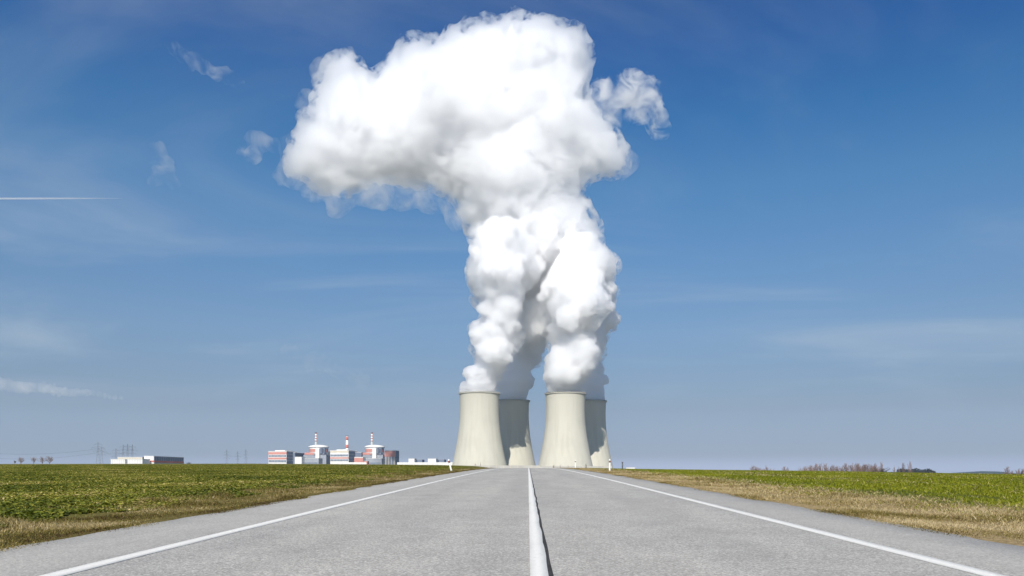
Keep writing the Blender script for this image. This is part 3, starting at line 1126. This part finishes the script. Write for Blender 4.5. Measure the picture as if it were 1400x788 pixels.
low_block('service_building', 393.8, 404, 619.5, 2280, 60, SLATE, 'dark blue grey block between the leftmost hall and the reactor', 'industrial building', 5)
low_block('service_building', 403, 413, 625.2, 2200, 30, WHITE, 'small bright white block in front of the left reactor', 'industrial building')
low_block('service_building', 413.4, 437, 627.0, 2215, 26, GREY, 'long low grey glazed block below the left reactor dome', 'industrial building', 14)
low_block('service_building', 440, 452, 622.5, 2320, 50, SLATE, 'slate grey block between left reactor and middle hall', 'industrial building', 6)
low_block('service_building', 443.5, 452.5, 618.0, 2340, 30, WHITE, 'white roofed block peeping out just left of the middle hall', 'industrial building')
low_block('service_building', 479, 495, 619.0, 2290, 40, SLATE, 'slate block between the middle hall and right reactor', 'industrial building', 7)
low_block('service_building', 484.5, 497, 625.4, 2200, 26, WHITE, 'white block with red top below the right reactor', 'industrial building', 0,
          extra=lambda B, w, H: B.part('red_band', PINK, [(-0.3, w + 0.002, -0.35, 0.2, H * 0.70, H * 0.97)]))
low_block('service_building', 498, 523, 627.2, 2215, 26, GREY, 'long low grey glazed block below the right reactor dome', 'industrial building', 14)
low_block('gatehouse', 497.5, 502.5, 631.0, 2150, 12, RED, 'tiny dark red hut before the white perimeter wall', 'hut')


def portal(B, w, H):
    B.part('red_band', PINK, [(-0.5, w + 0.5, -0.5, 0.3, B.h(624.6), B.h(617.2))])
    B.siderows('side_window_band', GREY, 1, 29, w + 0.1, B.h(630), B.h(627), 5)
    mb = MB()
    for i in range(4):
        mb.box(w * (0.04 + 0.26 * i), w * (0.04 + 0.26 * i) + w * 0.13, -0.6, 0.25, 0, B.h(624.7))
    mb.build('pier', CONC, B.o)


low_block('portal_building', 526, 541.5, 616.4, 2230, 30, SLATE, 'red topped block on concrete piers at right end of the plant', 'industrial building', 0, extra=portal)

# white perimeter walls and sheds
def pwall(px0, px1, ytop, D, label):
    x0, x1 = (px0 - VX) / FPX * D, (px1 - VX) / FPX * D
    z = gz((x0 + x1) / 2, D)
    o = empty('perimeter_wall', ((x0 + x1) / 2, D, z))
    tag(o, label, 'wall', 'white walls around the plant')
    h = (HY - ytop) / FPX * D + EYE - z
    hw = (x1 - x0) / 2
    mb = MB(); mb.box(-hw, hw, 0, 0.5, -0.5, h); mb.build('panel', WHITE if D > 2000 else CONC, o)
    mb = MB()
    n = max(6, int(hw / 6))
    for i in range(n + 1):
        u = -hw + 2 * hw * i / n
        mb.box(u - 0.25, u + 0.25, -0.25, 0.75, -0.5, h + 0.35)
    mb.build('post_row', CREAM, o)


pwall(455, 501, 632.2, 2140, 'white wall stretch in front of the middle hall')
pwall(543, 619, 632.3, 2050, 'long white wall between the plant and front left tower')
pwall(620, 737, 636.6, 1420, 'pale wall along the feet of the left pair of towers')
pwall(738, 836, 637.6, 1420, 'pale wall along the feet of the right pair of towers')

low_block('shed', 558.5, 567, 627.6, 2080, 18, WHITE, 'white shed on the long wall, nearer the red topped block', 'shed', 3)
low_block('shed', 567.5, 577.5, 629.0, 2100, 20, SLATE, 'slate roofed shed touching the first white shed', 'shed', 4, GREY)
low_block('shed', 585, 596.5, 627.6, 2080, 18, WHITE, 'white shed on the long wall, nearer the front left tower', 'shed', 4)
low_block('shed', 597, 607.5, 628.8, 2100, 20, SLATE, 'slate roofed shed touching the second white shed', 'shed', 4, GREY)
low_block('shed', 856, 868, 639.8, 1900, 14, WHITE, 'far small white shed just right of the towers', 'shed', 4)

# storage hall at the left
def store(B, w, H):
    B.part('red_base', RED, [(-0.3, w + 0.002, -0.3, 0.2, B.h(632.0), B.h(629.9))])
    for i in range(13):
        v = 1.5 + i * 6.6
        B.part('side_panel', SLATE, [(w - 0.2, w + 0.5, v, v + 4.4, B.h(630), H * 0.985)])
    B.part('side_wall', GREY, [(w + 0.003, w + 0.25, 0.5, 87.5, 0, H * 0.99)])
    B.part('side_red_base', RED, [(w + 0.2, w + 0.62, 0.5, 87.5, B.h(632.4), B.h(630.1))])
    B.part('panel_joint', GREY, [(w * f - 0.15, w * f + 0.15, -0.12, 0.1, H * 0.62, H) for f in (0.3, 0.5, 0.72)])


low_block('warehouse', 197, 211, 624.3, 1250, 88, WHITE, 'long white warehouse with red base line and dark ribbed side', 'warehouse', 0, extra=store, rz=R(-6))


def ribs(B, w, H):
    n = max(6, int(w / 2.6))
    B.part('panel_joint', GREY, [(w * i / n - 0.12, w * i / n + 0.12, -0.14, 0.1, 0, H) for i in range(1, n)])


low_block('warehouse', 161, 196.5, 625.8, 1262, 60, CREAM, 'cream warehouse joined left of the dark sided one', 'warehouse', 0, extra=ribs, rz=R(-6))
low_block('warehouse', 151.5, 172, 628.6, 1225, 20, WHITE, 'lowest white warehouse annex at far left, before the cream one', 'warehouse', 0, extra=ribs, rz=R(-6))
low_block('warehouse', 172.5, 196, 628.4, 1228, 20, WHITE, 'low white annex with red edge below the cream warehouse', 'warehouse', 0,
          extra=lambda B, w, H: (ribs(B, w, H), B.part('red_edge', RED, [(-0.1, w * 0.05, -0.4, 0.1, 0, H)])), rz=R(-6))

# ------------------------------------------------------------------ pylons and wires
STEEL = mat('galvanised_steel', (0.16, 0.17, 0.19), 0.5, 0.4, 0.3)


def pylon_mesh(H, wb, arms):
    mb = MB()
    n = 9
    lv = [(H * i / n, wb * (1 - i / n) ** 1.2 + 0.5) for i in range(n + 1)]
    th = 0.085
    for (z0, w0), (z1, w1_) in zip(lv[:-1], lv[1:]):
        c0 = [(-w0 / 2, -w0 / 2, z0), (w0 / 2, -w0 / 2, z0), (w0 / 2, w0 / 2, z0), (-w0 / 2, w0 / 2, z0)]
        c1 = [(-w1_ / 2, -w1_ / 2, z1), (w1_ / 2, -w1_ / 2, z1), (w1_ / 2, w1_ / 2, z1), (-w1_ / 2, w1_ / 2, z1)]
        for i in range(4):
            j = (i + 1) % 4
            mb.tube(c0[i], c1[i], th, th, 4)
            mb.tube(c0[i], c1[j], th * 0.5, th * 0.5, 4)
            mb.tube(c1[i], c1[j], th * 0.5, th * 0.5, 4)
    am_ = MB()
    for z, l in arms:
        for s in (-1, 1):
            am_.tube((0, -0.5, z), (s * l, 0, z + 0.4), 0.10, 0.07, 4)
            am_.tube((0, 0.5, z), (s * l, 0, z + 0.4), 0.10, 0.07, 4)
            am_.tube((0, 0, z + 2.2), (s * l, 0, z + 0.4), 0.12, 0.09, 4)
            am_.tube((s * l, 0, z + 0.4), (s * l, 0, z - 2.0), 0.12, 0.12, 4)
    return mb, am_


PYL = [(134, 604.5, 1100, 'tall steel pylon left of the warehouses, nearest the bare trees'), (139, 611, 1320, 'thin steel pylon just behind the tallest left pylon'),
       (158.5, 613, 1500, 'steel pylon rising over the low end of the white warehouse'), (168.5, 608, 1420, 'pylon behind the cream warehouse, left of the close pair'),
       (174.5, 607, 1400, 'pylon behind the cream warehouse, middle of the close pair'), (181, 608, 1450, 'pylon behind the cream warehouse, right of the close pair'),
       (310, 615, 1900, 'faint far pylon standing midway between warehouse and plant'), (325, 617.5, 1950, 'faint far pylon nearer the leftmost striped hall, lower one'),
       (336, 614.5, 1980, 'faint far pylon closest to the leftmost striped hall')]
PT = []
for i, (px_, py_, D, lab) in enumerate(PYL):
    x = (px_ - VX) / FPX * D
    z = gz(x, D)
    H = (HY - py_) / FPX * D + EYE - z
    o = empty('pylon', (x, D, z), R(25 + 7 * i))
    tag(o, lab, 'pylon', 'power line pylons left of the plant')
    a, c = pylon_mesh(H, H * 0.14, [(H * 0.66, H * 0.15), (H * 0.78, H * 0.20), (H * 0.90, H * 0.13)])
    a.build('lattice', STEEL, o); c.build('crossarm', STEEL, o)
    PT.append(Vector((x, D, z + H * 0.76)))


def wire(a, b, sag, label):
    mb = MB()
    n = 14
    pts = []
    for i in range(n + 1):
        u = i / n
        p = a.lerp(b, u); p.z -= sag * 4 * u * (1 - u)
        pts.append(p)
    for p, q_ in zip(pts[:-1], pts[1:]):
        mb.tube(p, q_, 0.09, 0.09, 4, caps=False)
    tag(mb.build('power_line', dark), label, 'power line', 'power lines strung between pylons')


wire(P(-60, 616, 900), PT[0] + Vector((0, 0, 0)), 6, 'upper cable running from left frame edge to the tallest pylon')
wire(P(-60, 623, 900), PT[0] + Vector((-2, 0, -6)), 6, 'lower cable running from left frame edge to the tallest pylon')
wire(PT[0], PT[2], 3, 'cable sagging from the tallest pylon towards the warehouse end pylon')
wire(PT[2], PT[4], 2, 'cable above the cream warehouse joining its pylons')
wire(PT[6], PT[8], 3, 'faint cable strung across the three far pylons by the plant')

# ------------------------------------------------------------------ roadside delineator posts
POSTW = mat('post_white_plastic', (0.80, 0.80, 0.78), 0.5, vary=0.05, scale=6)
POSTB = mat('post_black_band', (0.03, 0.03, 0.03), 0.5)
REFL = mat('orange_reflector', (0.55, 0.10, 0.04), 0.25)


def delineator(px_, D, lean, label, H=1.02):
    x = (px_ - VX) / FPX * D
    z = float(ground_z(x, D))
    o = empty('delineator_post', (x, D, z - 0.03))
    o.rotation_euler = (lean[0], lean[1], 0)
    tag(o, label, 'marker post', 'white marker posts along the verge')
    w, d = 0.075, 0.055
    prof = [(-w, -d * 0.2), (-w * 0.6, -d), (w * 0.6, -d), (w, -d * 0.2), (w * 0.55, d), (-w * 0.55, d)]

    def seg(z0, z1, s0=1.0, s1=1.0, tip=0.0):
        vs = [(a * s0, b_ * s0, z0) for a, b_ in prof] + [(a * s1, b_ * s1, z1 + (tip if b_ > 0 else 0)) for a, b_ in prof]
        fs = [(i, (i + 1) % 6, 6 + (i + 1) % 6, 6 + i) for i in range(6)] + [tuple(range(6))[::-1], tuple(range(6, 12))]
        return vs, fs
    MB().add(*seg(0, H * 0.76)).add(*seg(H * 0.78 + 0.16, H, 1, 0.95, 0.05)).build('post', POSTW, o)
    MB().add(*seg(H * 0.762, H * 0.778 + 0.16, 1.03, 1.03)).build('black_band', POSTB, o)
    MB().box(-0.03, 0.03, -d * 1.2, -d * 1.03, H * 0.80, H * 0.80 + 0.12).build('reflector', REFL, o)


delineator(833.5, 70, (0, R(0.5)), 'upright white marker post on the right verge before the towers')
delineator(617.5, 66, (R(3), R(-14)), 'leaning white marker post on the left verge near the crest')
delineator(786.5, 118, (0, R(1)), 'small far white marker post at the crest, in front of front right tower', 1.25)
delineator(702, 0.1 + 150, (0, 0), 'tiny marker post beyond the crest, left of the centre line', 3.0) if False else None

# slim dark mast right of the towers
D = 700
x = (851 - VX) / FPX * D
mo = empty('mast', (x, D, gz(x, D)))
tag(mo, 'short dark grey mast standing alone right of the towers', 'mast')
h = (HY - 632.5) / FPX * D + EYE - gz(x, D)
MB().tube((0, 0, -0.3), (0, 0, h), 0.62, 0.55, 10).build('pole', dark, mo, True)
MB().box(-0.85, 0.85, -0.85, 0.85, h + 0.003, h + 0.6).build('head', STEEL, mo)
MB().box(-0.7, 0.7, -0.9, -0.5, h - 3.0, h - 1.2).build('box', STEEL, mo)

# ------------------------------------------------------------------ bare trees and shrubs
BARK = mat('bark', (0.20, 0.155, 0.125), 0.95, 0.1, vary=0.25, scale=3)
TWIG = mat('twigs', (0.23, 0.165, 0.145), 0.95, 0.1, vary=0.2, scale=2)
DARKTWIG = mat('dark_twigs', (0.07, 0.055, 0.045), 0.95, 0.1)


def bare_tree(H, seed, start, tilt, upright, nb, thick=1.0, ln=0.36):
    """leafless tree: a tapering trunk, limbs all the way up, forked branches and twigs"""
    r = random.Random(seed)
    tr, cr = MB(), MB()

    def limb(p, d, ln, rad, lvl):
        n = 3
        for k in range(n):
            q_ = p + d * (ln / n)
            cr.tube(p, q_, rad * (1 - 0.25 * k), max(rad * (1 - 0.25 * (k + 1)), 0.012), 4 if lvl == 0 else 3, caps=False)
            p = q_
            d = (d + Vector((r.gauss(0, .12), r.gauss(0, .12), r.gauss(upright * 0.18, .08)))).normalized()
            if lvl < 2:
                for _ in range(2 if lvl == 0 else 3):
                    a_ = Vector((r.gauss(0, 1), r.gauss(0, 1), r.gauss(0.2, .6))).normalized()
                    limb(p, (d + a_ * 0.75 + Vector((0, 0, upright * 0.4))).normalized(), ln * r.uniform(.40, .62), max(rad * 0.5, 0.026), lvl + 1)
    nk = 9
    p = Vector((0, 0, -0.2)); d = Vector((r.gauss(0, .04), r.gauss(0, .04), 1)).normalized()
    top = H * (0.55 + 0.35 * upright)
    for k in range(nk):
        q_ = p + d * (top / nk)
        f0, f1 = 1 - k / nk, 1 - (k + 1) / nk
        tr.tube(p, q_, thick * 0.02 * H * (0.25 + 0.75 * f0), thick * 0.02 * H * (0.25 + 0.75 * f1), 6, caps=k in (0, nk - 1))
        p = q_
        d = (d + Vector((r.gauss(0, .06), r.gauss(0, .06), 0.1))).normalized()
        u = (k + 1) / nk
        if u >= start:
            for _ in range(nb):
                az = r.uniform(0, 6.283)
                el = tilt + r.gauss(0, .15) + 0.5 * u
                dd = Vector((math.cos(az) * math.cos(el), math.sin(az) * math.cos(el), math.sin(el)))
                limb(p, dd, H * ln * (1 - 0.45 * u) * r.uniform(.7, 1.2), thick * 0.007 * H * (1.2 - 0.6 * u), 0)
    zm = max(v[2] for v in cr.v)
    f = H / zm
    for mb in (tr, cr):
        mb.v = [(a * f, b_ * f, c * f) for a, b_, c in mb.v]
    return tr, cr


PROT = []
for s_, (st_, ti, up_, nb, tk, ln_) in enumerate([(0.25, 0.55, 0.9, 3, 1, .36), (0.2, 0.7, 1.0, 3, 1, .36), (0.05, 0.75, 0.6, 2, 2.0, .62), (0.05, 0.62, 0.5, 2, 2.2, .68), (0.2, 0.6, 0.8, 2, 1, .36)]):
    PROT.append(bare_tree(10.0, 500 + s_, st_, ti, up_, nb, tk, ln_))
MESHC = {}


def put_tree(name, px_, ytop, D, kind, label, cat, group, wide=1.0, twm=None):
    x = (px_ - VX) / FPX * D
    z = gz(x, D)
    H = (HY - ytop) / FPX * D + EYE - z
    o = empty(name, (x, D, z), random.uniform(0, 6.28))
    tag(o, label, cat, group)
    s = H / 10.0
    for part, mb, m in (('trunk', PROT[kind][0], BARK), ('crown', PROT[kind][1], twm or TWIG)):
        key = (kind, part, m.name)
        if key not in MESHC:
            ob = mb.build(part, m)
            MESHC[key] = ob.data
        else:
            ob = bpy.data.objects.new(part, MESHC[key]); COL.objects.link(ob)
        ob.parent = o
        ob.scale = (s * wide, s * wide, s)
    return o


GR = 'bare trees on the right skyline'
rt = random.Random(9)
for px_ in (1028, 1034, 1039, 1044, 1049, 1053):
    put_tree('bare_tree', px_ + rt.uniform(-1, 1), 635.5 + rt.uniform(-1, 3), 620 + rt.uniform(-30, 30), rt.randrange(5),
             'leafless tree in the small leftmost clump on the right skyline', 'tree', GR, 0.9)
for px_ in (1071, 1075):
    put_tree('bare_tree', px_, 636.5 + rt.uniform(-0.5, 1), 620, rt.randrange(5), 'leafless tree of the lone pair between two clumps on the right skyline', 'tree', GR, 0.9)
px_ = 1098.0
while px_ < 1150:
    put_tree('bare_tree', px_, 633 + rt.uniform(-1, 4), 600 + rt.uniform(-40, 40), rt.randrange(5), 'leafless tree in the left half of the long row on the right skyline', 'tree', GR, 0.9)
    px_ += rt.uniform(3.0, 5.5)
while px_ < 1200:
    put_tree('bare_tree', px_, 632.5 + rt.uniform(-1, 3), 600 + rt.uniform(-40, 40), rt.randrange(5), 'leafless tree in the right half of the long row on the right skyline', 'tree', GR, 0.95)
    px_ += rt.uniform(2.6, 4.4)
put_tree('dark_shrub', 1204, 637.5, 560, 3, 'dense dark shrub at the right end of the long tree row', 'shrub', 'dark shrubs on the right skyline', 1.6, DARKTWIG)
put_tree('dark_shrub', 1208.5, 640, 560, 1, 'lower dark shrub at the very end of the long tree row', 'shrub', 'dark shrubs on the right skyline', 1.6, DARKTWIG)
for px_, yt, lab in ((1206.5, 631, 'slender leafless tree rising out of the dark shrubs'), (1222.5, 635.5, 'solitary thin leafless tree just right of the dark shrubs'),
                     (1229.5, 637, 'smallest of the separate leafless trees near the dark wood'), (1236, 632, 'leafless tree second from the right among the separate ones'),
                     (1244.5, 630, 'tallest separate leafless tree, left of the blue hill')):
    put_tree('bare_tree', px_, yt, 580, rt.randrange(5), lab, 'tree', GR, 0.5)
for px_, yt, lab in ((1376, 637.5, 'thin leafless tree right of the blue hill'), (1384, 642, 'low leafless tree near the right frame edge'), (1391, 639.5, 'leafless tree beside the right frame edge'),
                     (1397, 639, 'leafless tree cut by the right frame edge')):
    put_tree('bare_tree', px_, yt, 700, rt.randrange(5), lab, 'tree', GR, 1.0)
GL = 'bare trees on the left skyline'
for px_, yt, lab in ((28.5, 624.0, 'leafless tree right of the small dark bush at far left'), (46, 624.5, 'leafless tree with brown trunk, middle of the left skyline group'),
                     (58, 623.5, 'leafless tree left of the widest one on the left skyline'), (68, 622.5, 'widest leafless tree, rightmost on the left skyline')):
    put_tree('bare_tree', px_, yt, 250, 2 + rt.randrange(2), lab, 'tree', GL, 1.1)
put_tree('dark_bush', 20, 629.5, 250, 2, 'small dark bush at the far left of the skyline', 'bush', None, 1.2, DARKTWIG)
put_tree('dark_bush', 258.5, 631.5, 800, 2, 'small brown bush at the right end of the warehouse', 'bush', None, 1.6, DARKTWIG)
put_tree('bare_shrub', 801, 633.5, 240, 4, 'brown leafless shrub before the foot of the front right tower', 'shrub', 'shrubs at the crest of the road', 0.8, DARKTWIG)
for px_, yt, lab in ((657, 631.5, 'thin leafless sapling before the foot of the front left tower'), (650, 633, 'low leafless sapling left of the thin one at the left tower'),
                     (766, 634.5, 'low sapling before the middle of the front right tower'), (757, 635, 'lowest sapling before the left foot of the front right tower'), (777, 635, 'sapling left of the far marker post')):
    put_tree('bare_shrub', px_, yt, 300, rt.randrange(5), lab, 'shrub', 'shrubs at the crest of the road', 0.45)

# far wood on the right, one dark mass
r = np.random.default_rng(55)
n = 5000
D = 2600 + r.uniform(-60, 60, n)
pxs = r.uniform(1226, 1279, n)
xs = (pxs - VX) / FPX * D
top = 641.2 + 0.9 * np.sin(pxs * 0.35) + 2.8 * np.clip((pxs - 1262) / 17, 0, 1) ** 2
hh = ((HY - top) / FPX * D) * r.uniform(0.3, 1.0, n) ** 0.5
base_z = ground_z(xs, D) + plain_far(xs, D)
zz_ = base_z + (hh + EYE - base_z) * r.uniform(0.1, 1, n) ** 0.6
v = np.empty((n, 4, 3)); s = r.uniform(0.6, 1.6, n)
for k in range(4):
    d = r.normal(0, 1, (n, 3)); v[:, k] = np.stack([xs, D, zz_], -1) + d * s[:, None]
i = np.arange(n)[:, None] * 4
f = np.concatenate([i, i + 1, i + 2, i, i + 2, i + 3, i, i + 3, i + 1], 1).ravel()
WOODM = mat('far_wood_foliage', (0.035, 0.034, 0.028), 0.95, 0.1)
tag(mesh_np('far_woods', v.reshape(-1, 3), f, 3, WOODM), 'low dark far wood left of the blue hill', 'wood', kind='stuff')

# ------------------------------------------------------------------ the air between here and the far things
hm = bpy.data.materials.new('haze')
hm.use_nodes = True
t = hm.node_tree
t.nodes.clear()
ho = N(t, 'ShaderNodeOutputMaterial')
hv = N(t, 'ShaderNodeVolumePrincipled')
hv.inputs['Color'].default_value = (0.64, 0.82, 1.0, 1)
hv.inputs['Density'].default_value = 0.000036
hv.inputs['Anisotropy'].default_value = 0.0
L(t, hv.outputs[0], ho.inputs['Volume'])
haze = MB().box(-14500, 14500, -2500, 14600, -70, 1120).build('haze', hm)
tag(haze, 'thin pale haze lying over the whole country', 'haze', kind='stuff')
